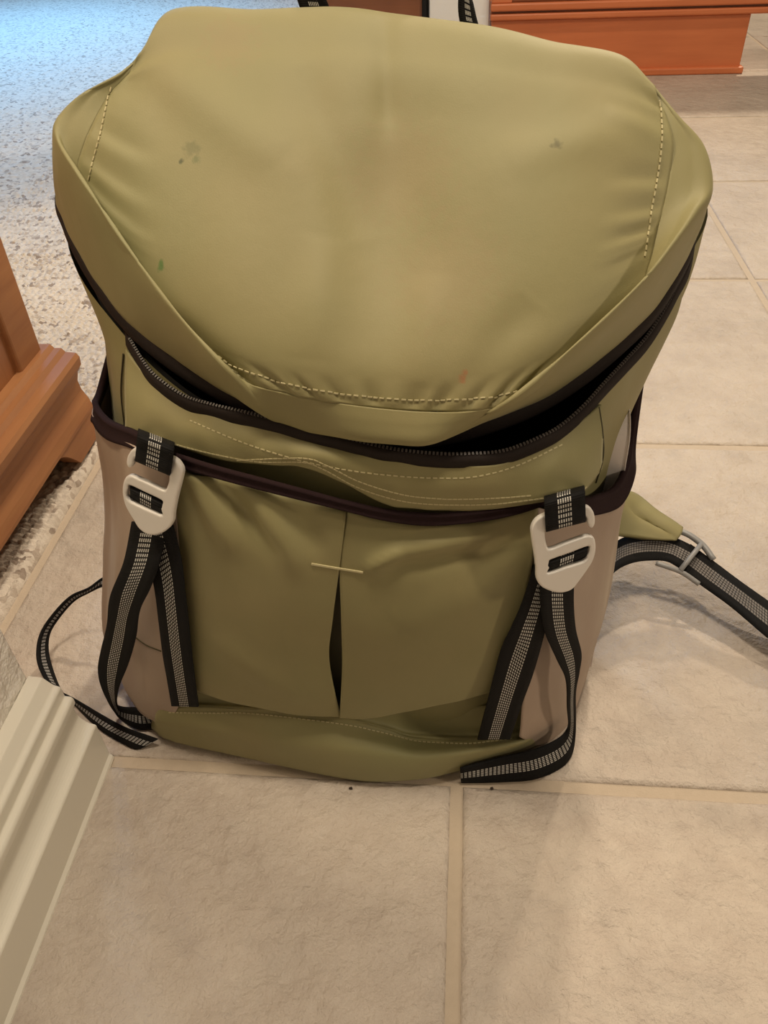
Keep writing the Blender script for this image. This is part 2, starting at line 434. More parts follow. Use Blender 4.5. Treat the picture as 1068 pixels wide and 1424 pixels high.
# lid reference plane z = a + b*y + c*x
LA, LB_, LC = 0.34325, 0.9197, -0.05
LN = np.array([-LC, -LB_, 1.0]); LN /= np.linalg.norm(LN)
def PL(px, py, h=0.0):
    p0 = np.array([0, 0, LA])+LN*h; v = ray(px, py)
    return CAM+v*((p0-CAM).dot(LN)/v.dot(LN))

RIM = [W(-.262, .19, .40), (92, 330, .155), (136, 412, .115), (182, 472, .078), (212, 517, .055), (255, 549, .040), (294, 562, .030), (333, 571, .023), (376, 581, .017), (425, 595, .012), (471, 606, .009),
       (542, 623, .006), (599, 630, .005), (649, 631, .006), (702, 626, .011), (756, 605, .023), (784, 588, .033), (812, 563, .045), (840, 532, .062), (869, 501, .080), (897, 470, .098), (919, 437, .115), (939, 400, .135), (960, 352, .165), W(.145, .2, .39)]

# core body
Bt = lambda z, y=.205: W(-.06, y, z)
core_rows = [
    [Bt(.41), W(-.25, .195, .40), (96, 338, .155), (182, 476, .080), (290, 566, .034), (430, 601, .016), (560, 630, .010), (690, 632, .015), (790, 590, .040), (872, 505, .086), (935, 412, .135), (957, 362, .168), W(.135, .2, .39), Bt(.41)],
    [Bt(.34), W(-.25, .19, .33), (150, 470, .14), (178, 545, .078), (270, 600, .037), (430, 640, .020), (560, 668, .014), (690, 670, .018), (800, 645, .043), (850, 600, .085), (905, 510, .13), (928, 455, .165), W(.125, .2, .32), Bt(.34)],
    [Bt(.2), W(-.255, .18, .2), W(-.262, .12, .2), W(-.212, .048, .2), W(-.15, .026, .2), W(-.09, .021, .2), W(-.03, .020, .2), W(.02, .024, .2), W(.062, .045, .2), W(.086, .08, .2), W(.098, .12, .2), W(.10, .17, .2), W(.08, .2, .2), Bt(.2)],
    [Bt(.06, .19), W(-.23, .175, .06), W(-.245, .11, .06), W(-.205, .050, .06), W(-.16, .026, .06), W(-.1, .022, .06), W(-.04, .021, .06), W(.01, .026, .06), W(.046, .05, .06), W(.072, .075, .06), W(.085, .11, .06), W(.085, .165, .06), W(.06, .185, .06), Bt(.06, .19)],
    [Bt(.004, .17), W(-.2, .16, .004), W(-.22, .11, .004), W(-.19, .06, .004), W(-.15, .036, .004), W(-.1, .032, .004), W(-.04, .031, .004), W(.01, .036, .004), W(.04, .06, .004), W(.06, .085, .004), W(.07, .11, .004), W(.07, .15, .004), W(.05, .165, .004), Bt(.004, .17)],
    [W(-.07, .1, .004)]*14]
core_rows = [pts(r) for r in core_rows]
core_g = wrinkle(loft(core_rows, 140, 60), 0.003, 14)
core = sheet('body', core_g, M['olive'], bag, thick=0)
# inner sheet in the open top, near-black to paint the shade under the lid
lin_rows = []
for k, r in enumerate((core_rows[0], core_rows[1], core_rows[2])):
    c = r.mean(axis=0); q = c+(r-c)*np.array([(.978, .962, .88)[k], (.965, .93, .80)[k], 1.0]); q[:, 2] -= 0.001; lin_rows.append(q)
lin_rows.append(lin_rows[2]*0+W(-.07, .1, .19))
sheet('shade_black', loft(lin_rows, 90, 30), M['shade_black'], bag, thick=0)

# side pockets
lp_rows = [[W(-.262, .185, .285), (131, 560, .135), (134, 582, .105), (152, 606, .070), (190, 618, .035), (240, 646, .014)],
           [W(-.278, .18, .16), (148, 690, .13), (155, 700, .10), (172, 715, .062), (205, 760, .025), (250, 800, .004)],
           [W(-.272, .175, .09), (148, 830, .10), (152, 850, .08), (168, 870, .055), (205, 890, .022), (260, 900, .004)],
           [W(-.262, .17, .045), (155, 890, .082), (162, 900, .066), (180, 920, .046), (210, 940, .022), (262, 950, .008)],
           [W(-.255, .165, .006), (160, 926, .072), (168, 944, .058), (182, 974, .041), (202, 996, .028), (236, 1008, .019)]]
lp_g = wrinkle(loft([pts(r) for r in lp_rows], 46, 50), 0.0035, 22, (1.2, 1, .5), 2.0)
o = sheet('side_pocket', lp_g, M['taupe'], bag); o['label'] = 'taupe stretch side pocket'
rp_rows = [[(748, 706, .014), (795, 718, .032), (830, 714, .052), (860, 700, .078), (876, 662, .105), (880, 612, .135), W(.125, .185, .30)],
           [(745, 780, .006), (790, 780, .030), (825, 775, .053), (848, 765, .078), (860, 735, .115), (862, 715, .14), W(.122, .185, .17)],
           [(738, 880, .004), (778, 890, .024), (803, 892, .044), (826, 885, .066), (838, 860, .10), (842, 840, .13), W(.115, .18, .09)],
           [(728, 970, .006), (765, 975, .026), (785, 975, .042), (803, 965, .062), (815, 935, .09), (820, 900, .12), W(.105, .175, .045)],
           [(722, 1024, .014), (745, 1036, .030), (768, 1030, .044), (788, 1012, .060), (800, 985, .080), (808, 950, .11), W(.09, .165, .005)]]
rp_g = wrinkle(loft([pts(r) for r in rp_rows], 54, 50), 0.0025, 22, (1.2, 1, .5), 9.0)
o = sheet('side_pocket', rp_g, M['taupe'], bag); o['label'] = 'taupe stretch side pocket'

# base band
bt = [(216, 996, .030), (228, 985, .018), (330, 987, .010), (410, 992, .008), (480, 1003, .008), (540, 1017, .010), (575, 1027, .012), (660, 1031, .016), (722, 1023, .024), (748, 1012, .040)]
bm_ = [(212, 1003, .030), (230, 1008, .014), (330, 1020, .001), (410, 1035, -.006), (480, 1045, -.009), (540, 1052, -.009), (590, 1055, -.006), (655, 1047, .003), (728, 1032, .018), (752, 1020, .038)]
bl = [PZ(*p, .0015) for p in ((214, 1010), (240, 1028), (330, 1050), (410, 1068), (480, 1081), (530, 1086), (595, 1081), (660, 1063), (735, 1038), (756, 1026))]
bu = [p+np.array([0, .035, 0]) for p in bl]
btop = [PY(*p)+np.array([0, .012, .030]) for p in bt]
base_g = wrinkle(loft([np.array(btop), np.array([PY(*p)+np.array([0, .0065, .0035]) for p in bt]), np.array([PY(*p)+np.array([0, .0015, .0012]) for p in bt]), pts(bt)*1.0+np.array([0, -.0008, -.0015]), pts(bm_), np.array(bl), np.array(bu)], 110, 60), 0.0022, 12, (.6, 1, 2.0), 4.0)
base_g[..., 2] = np.maximum(base_g[..., 2], 0.001)
sheet('base_panel', base_g, M['olive'], bag)

# front pocket, two halves either side of the pleat slit
L_rows = [[(240, 646, .016), (300, 664, .010), (360, 680, .006), (420, 696, .004), (482, 710, .003)],
          [(248, 740, .010), (300, 755, .000), (360, 768, -.005), (420, 775, -.006), (474, 775, -.004)],
          [(252, 830, .006), (300, 848, -.004), (360, 857, -.009), (420, 860, -.010), (463, 858, -.008)],
          [(262, 910, .004), (310, 922, -.004), (360, 928, -.008), (420, 930, -.008), (458, 918, -.006)],
          [(268, 952, .006), (325, 972, .000), (385, 984, -.003), (430, 989, -.003), (472, 990, -.002)],
          [(268, 957, .011), (325, 977, .006), (385, 988, .003), (430, 993, .002), (472, 994, .003)],
          [(268, 958, .020), (325, 976, .018), (385, 986, .016), (430, 990, .015), (472, 991, .014)]]
R_rows = [[(482, 710, .003), (545, 724, .002), (600, 729, .003), (670, 724, .006), (748, 704, .014)],
          [(472.5, 775, -.004), (540, 786, -.006), (600, 788, -.006), (670, 786, -.001), (740, 780, .008)],
          [(474.5, 860, -.009), (540, 868, -.011), (600, 870, -.010), (660, 868, -.005), (724, 860, .004)],
          [(476, 925, -.006), (540, 930, -.008), (600, 925, -.007), (655, 915, -.003), (706, 905, .004)],
          [(473, 990, -.002), (515, 992, -.003), (565, 984, -.001), (625, 972, .002), (692, 955, .010)],
          [(473, 994, .003), (515, 996, .002), (565, 988, .004), (625, 976, .007), (692, 959, .015)],
          [(473, 991, .014), (515, 993, .015), (565, 986, .016), (625, 974, .018), (692, 958, .022)]]
def fold(g, lines):
    """soft ridges/valleys pressed into a sheet: (p0, p1, width, height) in pixels of nothing, plain 3D segments"""
    n = grid_normals(g)
    if n[..., 1].mean() > 0: n = -n
    o = g.copy()
    for a, b, wd, h in lines:
        ab = b-a; t = np.clip(((g-a)@ab)/(ab@ab), 0, 1); d = np.linalg.norm(g-(a+t[..., None]*ab), axis=2)
        o += n*(h*np.exp(-(d/wd)**2)*np.sin(np.pi*np.clip(t*.96+.02, 0, 1))**.5)[..., None]
    return o
L_g = wrinkle(loft([pts(r) for r in L_rows], 60, 60), 0.0022, 14, (1.4, 1, .6), 1.0)
L_g = fold(L_g, [(PY(262, 650, .01), PY(330, 760, 0), .007, .006), (PY(300, 665, .01), PY(395, 770, -.004), .007, -.005), (PY(340, 680, .0), PY(420, 790, -.004), .008, .005), (PY(400, 700, .0), PY(450, 770, -.004), .008, -.003), (PY(300, 880, 0), PY(430, 965, 0), .014, .003)])
R_g = wrinkle(loft([pts(r) for r in R_rows], 60, 60), 0.0022, 14, (1.2, 1, .7), 6.0)
R_g = fold(R_g, [(PY(510, 790, -.006), PY(560, 765, -.005), .005, .005), (PY(545, 770, -.005), PY(690, 745, .0), .006, .005), (PY(545, 785, -.005), PY(690, 765, .0), .007, -.004), (PY(650, 800, -.002), PY(730, 730, .01), .008, -.004), (PY(560, 860, 0), PY(690, 800, 0), .02, .004)])
sheet('front_pocket_panel', L_g, M['olive'], bag)
sheet('front_pocket_panel', R_g, M['olive'], bag)
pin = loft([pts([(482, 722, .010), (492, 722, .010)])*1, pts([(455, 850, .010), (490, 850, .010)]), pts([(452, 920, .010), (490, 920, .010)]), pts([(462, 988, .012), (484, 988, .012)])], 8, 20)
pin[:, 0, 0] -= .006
sheet('pleat_inset', pin, M['olive_shade'], bag, thick=0)

# yoke between zipper and pocket
yt = [(176, 486, .076), (212, 532, .053), (255, 565, .038), (294, 578, .028), (333, 587, .021), (376, 597, .015), (425, 611, .010), (471, 622, .007), (542, 639, .004), (599, 646, .003), (649, 647, .004), (702, 642, .009), (756, 621, .021), (784, 604, .031), (812, 580, .043), (833, 562, .055)]
yb = [(176, 598, .052), (200, 606, .040), (230, 616, .030), (262, 626, .022), (300, 636, .015), (340, 643, .010), (385, 646, .006), (425, 648, .004), (475, 670, .001), (530, 697, .000), (580, 706, .000), (640, 709, .002), (700, 705, .005), (757, 697, .010), (803, 688, .026), (838, 652, .048)]
ym = [((a[0]+b[0])/2, (a[1]+b[1])/2, (a[2]+b[2])/2-.003) for a, b in zip(yt, yb)]
yoke_g = wrinkle(loft([pts(yt), pts(ym), pts(yb)], 120, 24), 0.0022, 26, (1.5, 1, .8), 3.0)
sheet('yoke', yoke_g, M['olive'], bag, thick=0.002)

# lid: top panel
lr = [[W(-.205, .215, .43), W(-.185, .215, .45), W(-.14, .215, .46), W(-.09, .215, .465), W(-.06, .215, .462), W(-.01, .215, .455), W(.035, .215, .445), W(.085, .215, .43), W(.11, .21, .42)],
      [PL(205, 72, -.004), PL(240, 17, -.004), PL(350, 15, -.004), PL(460, 10, -.004), PL(545, 20, -.006), PL(650, 37, -.004), PL(760, 59, -.004), PL(858, 77, -.004), PL(905, 122, -.004)]]
px_rows = [[(178, 103), (230, 78), (345, 75), (455, 72), (545, 80), (650, 92), (760, 110), (853, 125), (922, 158)],
           [(150, 135), (215, 155), (335, 160), (450, 160), (545, 165), (650, 172), (760, 185), (855, 195), (934, 205)],
           [(120, 195), (205, 240), (325, 252), (440, 255), (545, 258), (650, 262), (760, 268), (850, 272), (926, 270)],
           [(107, 250), (205, 335), (320, 350), (430, 355), (540, 358), (650, 360), (750, 360), (838, 350), (912, 325)],
           [(120, 295), (215, 400), (320, 430), (430, 445), (540, 450), (645, 450), (740, 440), (825, 415), (902, 368)],
           [(180, 385), (255, 455), (335, 490), (430, 508), (540, 515), (640, 515), (725, 500), (805, 462), (884, 410)],
           [(245, 452), (315, 519), (390, 545), (460, 559), (540, 569), (610, 573), (670, 570), (722, 556), (802, 494)]]
hh = [[0, .006, .009, .010, .007, .011, .010, .006, 0], [-.002, .008, .013, .013, .006, .013, .014, .009, 0], [-.004, .008, .015, .014, .004, .014, .016, .009, -.002],
      [-.010, .005, .015, .014, .005, .013, .015, .008, -.004], [-.016, .000, .012, .013, .008, .012, .012, .006, -.005], [-.014, -.004, .007, .009, .007, .009, .008, .003, -.006], [-.012, -.004, -.001, 0, 0, 0, -.001, -.003, -.006]]
for a, b in zip(px_rows, hh): lr.append([PL(x, y, h) for (x, y), h in zip(a, b)])
lid_g = wrinkle(loft([np.array(r) for r in lr], 130, 130), 0.0032, 11, (1.3, .7, .8), 8.0)
lid_g = fold(lid_g, [(PL(425, 90, .01), PL(500, 330, .01), .012, -.003), (PL(535, 30, .0), PL(540, 180, .006), .006, -.0025), (PL(215, 90, .005), PL(390, 230, .013), .014, .003),
                     (PL(455, 330, .012), PL(430, 500, .008), .012, .0022), (PL(600, 380, .012), PL(590, 540, .004), .010, .002), (PL(740, 420, .012), PL(640, 545, .004), .010, -.002),
                     (PL(700, 230, .014), PL(900, 180, .003), .012, .0025), (PL(840, 160, .008), PL(925, 200, .0), .006, .002)])
_nv, _nu = lid_g.shape[:2]; _ln = grid_normals(lid_g); _ln = -_ln if _ln[..., 2].mean() < 0 else _ln
_t = np.linspace(0, 1, _nv)[:, None]; _u = np.linspace(0, 1, _nu)[None]
_ph = np.interp(_u, np.linspace(0, 1, 60), np.cumsum(np.random.rand(60))*2.9)
_am = np.clip((_t-.90)/.07, 0, 1)*np.clip((1.0-_t)/.02, 0.2, 1)*np.clip((.86-np.abs(_u-.5)*2)/.2, 0, 1)
_am2 = np.clip((.15-np.minimum(_u, 1-_u))/.06, 0, 1)*np.clip((np.minimum(_u, 1-_u))/.03, 0.1, 1)*np.clip((_t-.2)/.1, 0, 1)*np.clip((.72-_t)/.1, 0, 1)
_ph2 = np.interp(_t, np.linspace(0, 1, 50), np.cumsum(np.random.rand(50))*2.6)
lid_g = lid_g+_ln*(0.0013*_am*np.sin(_ph)+0.00055*_am2*np.sin(_ph2))[..., None]
tp = lambda px, py: tuple(PL(px, py, .012)-np.array(BASE))
lb = bvh_of(lid_g)
def spot(px, py): return hit(lb, px, py)[0]-np.array(BASE)
M['lid'] = fabric('olive_nylon_lid', OL1, OL2, OL3, spots=[
    (spot(268, 208), .0055, (0.12, 0.12, 0.045), .5), (spot(252, 226), .0018, (0.05, 0.06, 0.02), .8), (spot(274, 222), .003, (0.08, 0.11, 0.035), .5),
    (spot(225, 366), .0022, (0.09, 0.16, 0.04), .9), (spot(224, 373), .0024, (0.09, 0.16, 0.04), .9),
    (spot(773, 201), .003, (0.09, 0.08, 0.03), .7), (spot(643, 527), .003, (0.34, 0.12, 0.05), .6), (spot(646, 518), .002, (0.34, 0.12, 0.05), .6),
    (spot(560, 240), .035, (0.275, 0.20, 0.095), .30), (spot(620, 380), .035, (0.275, 0.20, 0.095), .3), (spot(320, 62), .02, (0.275, 0.20, 0.095), .35)])
lid = sheet('lid', lid_g, M['lid'], bag)
# lid skirt
s_l = [PL(203, 76, -.002), PL(178, 103, 0), PL(150, 135, -.002), PL(120, 195, -.004), PL(107, 250, -.010), PL(120, 295, -.016), PL(180, 385, -.014), PL(245, 452, -.012), PL(315, 519, -.004), PL(390, 545, -.001), PL(460, 559, 0), PL(540, 569, 0),
       PL(610, 573, 0), PL(670, 570, -.001), PL(722, 556, -.003), PL(802, 494, -.006), PL(884, 410, -.006), PL(902, 368, -.005), PL(912, 325, -.004), PL(926, 270, -.002), PL(934, 205, 0), PL(922, 158, 0), PL(902, 121, -.003)]
r_l = [PL(202, 75, -.003), PL(166, 107, -.001), PL(112, 133, -.002), PL(81, 163, -.005), PL(79, 192, -.003), PL(110, 243, .005), PL(185, 354, .010), PL(246, 436, .010), PL(320, 518, .007), PY(385, 582, .014), PY(480, 606, .001), PY(555, 614, -.004),
       PY(600, 612, -.003), PY(650, 590, .006), PL(715, 552, .004), PL(800, 480, .008), PL(890, 395, .010), PL(937, 338, .008), PL(970, 292, .003), PL(988, 260, -.004), PL(978, 205, -.004), PL(945, 166, -.002), PL(906, 122, -.003)]
z_l = [W(-.20, .215, .425), W(-.235, .208, .41), W(-.25, .20, .40), (83, 270, .175), (89, 309, .150), (110, 354, .124), (152, 418, .090), (205, 472, .066), (285, 527, .044), (372, 570, .030), (480, 600, .030), (560, 605, .030),
       (600, 603, .030), (665, 588, .032), (745, 558, .045), (815, 515, .065), (880, 460, .09), (915, 423, .11), (945, 375, .135), (966, 328, .165), W(.142, .195, .395), W(.13, .205, .41), W(.11, .212, .42)]
r_l = np.array(r_l); s_l = np.array(s_l); z_l = pts(z_l)
k1 = (s_l+r_l)/2+LN*.001; k2 = r_l*.72+z_l*.28+np.array([0, -.002, -.0005])
skirt_g = loft([s_l, k1, r_l, k2, z_l], 200, 44)
skirt_g = wrinkle(skirt_g, 0.0016, 20, (1, 1, 1), 12.0)
sheet('lid_skirt', skirt_g, M['olive'], bag)
# lid side of the zipper (dark tape under the skirt edge)
zt = spline(z_l, 200); dz = np.array([0, -.001, -.0085])
ztape = np.stack([zt+np.array([0, .0005, .002]), zt+np.array([0, -.0022, -.003]), zt+dz], 0)
sheet('lid_zipper_tape', loft(list(ztape), 200, 6), M['tape'], bag, thick=0.002)

# body side of the zipper: tape and teeth
rim = pts(RIM); rs, rl = arclen(rim, 240)
def shifted(l, dy, dY):
    return pts([p if isinstance(p, np.ndarray) else (p[0], p[1]+dy, p[2]+dY) for p in l])
RT_ = [(173, 450, .096)]+RIM[3:]
tp_rows = [shifted(RT_, 0, 0), shifted(RT_, 8, -.003), shifted(RT_, 18, -.0025)]
for q in tp_rows: q[0] += np.array([0, 0, 0])
sheet('zipper_tape', loft(tp_rows, 200, 10), M['tape'], bag, thick=0.0018)
rimo = rim[3:]; _, rl = arclen(rimo, 50); nt = int(rl/0.0021); c, _ = arclen(rimo, nt); tn = np.gradient(c, axis=0); tn /= np.linalg.norm(tn, axis=1, keepdims=True)
items = []
for i in range(nt):
    a = tn[i]; up = np.array([0, -.45, .9]); b = np.cross(a, up); b /= np.linalg.norm(b); d = np.cross(b, a)
    items.append((c[i]+np.array([0, -.0012, .0006]), a*.00058, b*.00085, d*.0010))
v, f = boxes_mesh(items); o = new_mesh('zipper_teeth', v, f, M['teeth'], bag, smooth=False); o['kind'] = 'stuff'

# ribbons -----------------------------------------------------------------
def ribbon(name, e1, e2, mat, parent=bag, n=70, across=7, thick=0.0016, arch=0.0):
    a, la = arclen(e1, n) if len(e1) > 2 else (spline(e1, n), np.linalg.norm(e1[0]-e1[-1]))
    b, lb2 = arclen(e2, n) if len(e2) > 2 else (spline(e2, n), np.linalg.norm(e2[0]-e2[-1]))
    # pair edges by the shared parameter instead of own length so turns stay square
    a = spline(e1, n); b = spline(e2, n)
    t = np.linspace(0, 1, across)
    g = a[None]*(1-t)[:, None, None]+b[None]*t[:, None, None]
    nn = grid_normals(g)
    if arch: g = g+nn*(arch*(1-(2*t-1)**2))[:, None, None]
    mid = (a+b)/2; s = np.r_[0, np.cumsum(np.linalg.norm(np.diff(mid, axis=0), axis=1))]
    uv = np.stack([np.tile(s, (across, 1)), np.tile(t[:, None], (1, n))], 2).reshape(-1, 2)
    return sheet(name, g, mat, parent, thick=thick, uv=uv)
allb = bvh_of(L_g, R_g, yoke_g, base_g, lp_g, rp_g, core_g)
def S(px, py, pull=0.003, Ymax=None):
    """point on the pixel ray lying `pull` in front of the bag's surface"""
    h, _ = hit(allb, px, py)
    v = ray(px, py); v = v/np.linalg.norm(v)
    if h is None: return PY(px, py, 0.02 if Ymax is None else Ymax)
    p = h-v*pull
    if Ymax is not None and p[1] > Ymax: p = PY(px, py, Ymax)
    return p
# bindings
ribbon('pocket_binding', pts([(243, 632, .014), (300, 650, .006), (360, 666, .002), (420, 682, .0), (480, 698, -.001), (540, 711, -.002), (600, 716, -.001), (670, 711, .002), (720, 702, .008), (757, 690, .014)]),
       pts([(243, 648, .013), (300, 665, .005), (360, 681, .001), (420, 696, -.001), (480, 711, -.002), (540, 725, -.003), (600, 731, -.002), (670, 725, .001), (720, 715, .007), (757, 703, .013)]), M['bind'], thick=0.003, arch=.001)
ribbon('side_pocket_binding', pts([W(-.262, .188, .305), (139, 540, .140), (132, 560, .112), (150, 584, .074), (190, 602, .036), (238, 630, .014)]),
       pts([W(-.264, .186, .28), (133, 572, .136), (134, 592, .103), (152, 612, .068), (190, 626, .033), (240, 652, .012)]), M['bind'], thick=0.004, arch=.001)
ribbon('side_pocket_binding', pts([(768, 695, .018), (800, 692, .032), (828, 690, .052), (856, 676, .078), (873, 638, .105), (879, 590, .135), W(.125, .188, .315)]),
       pts([(768, 715, .016), (798, 716, .030), (830, 716, .050), (862, 702, .076), (880, 662, .103), (882, 612, .133), W(.127, .186, .295)]), M['bind'], thick=0.004, arch=.001)
# front straps
def YS(l): return np.array([S(*p) if len(p) == 2 else PY(*p) for p in l])
ribbon('webbing_strap', YS([(196, 735, .010), (214, 810, .002), (221, 862, .001), (227, 911, .002), (233, 945, .005), (239, 981, .009)]), YS([(240, 730, .004), (252, 780, -.003), (258, 830, -.005), (263, 875, -.006), (269, 930, -.004), (276, 982, .003)]), M['web'])
ribbon('webbing_strap', YS([(744, 785, -.003), (725, 841, -.004), (710, 875, -.005), (696, 906, -.004), (680, 967, .001), (664, 1028, .009)]), YS([(774, 795, .003), (764, 845, .000), (757, 880, -.001), (741, 937, .001), (725, 980, .006), (709, 1027, .013)]), M['web'])
# loose tails
ribbon('strap_tail', np.array([PY(184, 725, .014), PY(173, 780, .003), PY(153.5, 829, .004), PY(149, 869, .012), PY(141, 904, .018), PY(137, 935, .016), PY(146, 968, .016), PZ(163, 995, .006), PZ(190, 1013, .003), PZ(219, 1014, .002)]),
       np.array([PY(232, 730, .009), PY(222, 780, -.004), PY(209, 818, -.004), PY(194, 850, .0), PY(189, 885, .006), PY(178, 925, .012), PY(165, 956, .020), PZ(164, 981, .024), PZ(190, 984, .025), PZ(202, 984, .025)]), M['web'], n=110)
ribbon('strap_tail', np.array([PY(752, 800, -.002), PY(752, 835, -.006), PY(758, 879, -.004), PY(775, 919, .004), PY(787, 946, .010), PY(789, 982, .016), PZ(789, 1012, .032), PZ(775, 1028, .026), PZ(741, 1043, .025), PZ(700, 1052, .024), PZ(640, 1068, .022)]),
       np.array([PY(798, 800, .008), PY(797, 835, .006), PY(800, 874, .008), PY(808, 908, .012), PY(805, 935, .014), PY(800, 965, .018), PZ(800, 1022, .020), PZ(788, 1060, .002), PZ(748, 1082, .001), PZ(700, 1087, .001), PZ(641, 1088, .001)]), M['web'], n=120)

# hook buckles: plate outline with one slot, extruded and softly rounded
def plate(name, outline, hole, plane_p, plane_n, mat, parent, half=0.0007, bev=0.0014):
    n = np.array(plane_n, float); n /= np.linalg.norm(n)
    ux = np.cross(np.array([0, 0, 1.0]), n); ux /= np.linalg.norm(ux); uy = np.cross(n, ux)
    def q(px, py):
        v = ray(px, py); p = CAM+v*((plane_p-CAM).dot(n)/v.dot(n)); return (p-plane_p).dot(ux), (p-plane_p).dot(uy)
    cu = bpy.data.curves.new(name, 'CURVE'); cu.dimensions = '2D'; cu.fill_mode = 'BOTH'; cu.extrude = half; cu.bevel_depth = bev; cu.bevel_resolution = 2; cu.offset = -bev
    for k, l in enumerate((outline, hole)):
        c = spline(np.array([q(*p)+(0,) for p in l]), len(l)*(5 if k == 0 else 4), closed=True)
        sp = cu.splines.new('POLY'); sp.points.add(len(c)-1); sp.use_cyclic_u = True
        for i, p in enumerate(c): sp.points[i].co = (p[0], p[1], 0, 1)
    tmp = bpy.data.objects.new(name, cu); col.objects.link(tmp)
    dg = bpy.context.evaluated_depsgraph_get(); me = bpy.data.meshes.new_from_object(tmp.evaluated_get(dg))
    bpy.data.objects.remove(tmp)
    base = np.array(parent['_base'])
    for vtx in me.vertices:
        w3 = plane_p+ux*vtx.co.x+uy*vtx.co.y+n*vtx.co.z-base; vtx.co = w3
    me.materials.clear(); me.materials.append(mat)
    for p in me.polygons: p.use_smooth = False
    o = bpy.data.objects.new(name, me); col.objects.link(o); o.parent = parent; o['_base'] = list(base)
    return o
zl = lambda l: [(140+x/5.933, 580+y/5.933) for x, y in l]
zr = lambda l: [(700+x/5.933, 660+y/5.933) for x, y in l]
Lout = zl([(600, 325), (655, 365), (688, 430), (680, 500), (640, 660), (615, 790), (605, 860), (560, 920), (480, 962), (400, 958), (330, 912), (280, 835), (215, 720), (192, 610), (205, 510), (250, 470), (310, 490), (420, 540), (530, 590), (555, 575), (575, 510), (565, 455), (480, 405), (380, 345), (300, 330), (280, 385), (248, 410), (226, 370), (240, 300), (290, 250), (390, 255), (500, 290)])
Lhole = zl([(255, 555), (380, 612), (500, 668), (524, 695), (508, 740), (518, 798), (450, 775), (350, 730), (260, 685), (228, 640), (238, 585)])
Rout = zr([(330, 322), (265, 362), (226, 430), (228, 510), (250, 650), (264, 760), (268, 850), (310, 915), (400, 955), (480, 963), (560, 935), (620, 865), (715, 730), (748, 650), (755, 570), (740, 512), (700, 492), (640, 505), (500, 555), (385, 600), (355, 580), (338, 490), (352, 440), (450, 400), (560, 355), (660, 335), (690, 400), (720, 432), (747, 395), (744, 320), (715, 268), (670, 250), (560, 265), (430, 295)])
Rhole = zr([(372, 705), (400, 685), (550, 632), (685, 582), (702, 605), (690, 655), (655, 705), (500, 755), (365, 800), (374, 755)])
pl = PY(214, 690, .003); nl = (-.25, -.93, .20)
prr = PY(784, 765, -.007); nr = (.22, -.94, .20)
plate('hook_buckle', Lout, Lhole, pl, nl, M['buckle'], bag)
plate('hook_buckle', Rout, Rhole, prr, nr, M['buckle'], bag)
def onplane(pp, nn, off):
    n = np.array(nn, float); n /= np.linalg.norm(n)
    def g(px, py, o=off):
        v = ray(px, py); p0 = pp+n*o; return CAM+v*((p0-CAM).dot(n)/v.dot(n))
    return g
for (pp, nn, tl, tr, bl2, br, hole4) in (
        (pl, nl, (192, 603), (242, 622), (189, 640), (237, 660), [(181, 675), (227, 696), (182, 690), (226, 713)]),
        (prr, nr, (757, 697), (813, 682), (759, 738), (814, 724), [(763, 778), (818, 759), (760, 793), (815, 772)])):
    g = onplane(pp, nn, .003)
    back = onplane(pp, nn, -.004)
    e1 = np.array([S(tl[0], tl[1]-6, -.001), g(*tl), g((tl[0]*.5+bl2[0]*.5), (tl[1]+bl2[1])/2, .0042), g(bl2[0], bl2[1]-4, .0036), g(*bl2, .0005), back(bl2[0], bl2[1]-5), back(*tl)])
    e2 = np.array([S(tr[0], tr[1]-6, -.001), g(*tr), g((tr[0]*.5+br[0]*.5), (tr[1]+br[1])/2, .0042), g(br[0], br[1]-4, .0036), g(*br, .0005), back(br[0], br[1]-5), back(*tr)])
    ribbon('webbing_loop', e1, e2, M['web'])
    a, b, c2, d2 = hole4
    h = onplane(pp, nn, .0)
    e1 = np.array([h(a[0], a[1]-5, -.0075), h(*a, -.001), h((a[0]+c2[0])/2, (a[1]+c2[1])/2, .0012), h(*c2, -.001), h(c2[0], c2[1]+7, -.006), h(c2[0]+1, c2[1]+22, -.006)])
    e2 = np.array([h(b[0], b[1]-5, -.0075), h(*b, -.001), h((b[0]+d2[0])/2, (b[1]+d2[1])/2, .0012), h(*d2, -.001), h(d2[0], d2[1]+7, -.006), h(d2[0]-1, d2[1]+22, -.006)])
    ribbon('webbing_loop', e1, e2, M['web'])

# stitching: short thread dashes lying on the cloth
def stitches(name, pl_, b, mat=M['thread'], pitch=.0036, ln=.0024, wdt=.00036, off=.0010):
    l = []
    d = spline(np.array([p+(0,) for p in pl_], float), 200)
    for x, y, _ in d:
        h, n = hit(b, x, y)
        if h is not None: l.append((h, n))
    P = np.array([q[0] for q in l]); N = np.array([q[1] for q in l])
    s = np.r_[0, np.cumsum(np.linalg.norm(np.diff(P, axis=0), axis=1))]
    items = []; k = pitch/2
    while k < s[-1]-pitch/2:
        c = np.array([np.interp(k, s, P[:, q]) for q in range(3)]); c2 = np.array([np.interp(min(k+.0006, s[-1]), s, P[:, q]) for q in range(3)])
        n = np.array([np.interp(k, s, N[:, q]) for q in range(3)]); n /= np.linalg.norm(n)
        a = c2-c; na = np.linalg.norm(a)
        if na > 1e-9:
            a /= na; bb_ = np.cross(a, n); bb_ /= np.linalg.norm(bb_)
            items.append((c+n*off, a*ln/2, bb_*wdt, n*wdt*.8))
        k += pitch
    v, f = boxes_mesh(items); o = new_mesh(name, v, f, mat, bag, smooth=False); o['kind'] = 'stuff'; return o
lidb = bvh_of(lid_g, skirt_g); yb_ = bvh_of(yoke_g); bb2 = bvh_of(base_g); fb = bvh_of(L_g, R_g); cb = bvh_of(core_g, yoke_g)
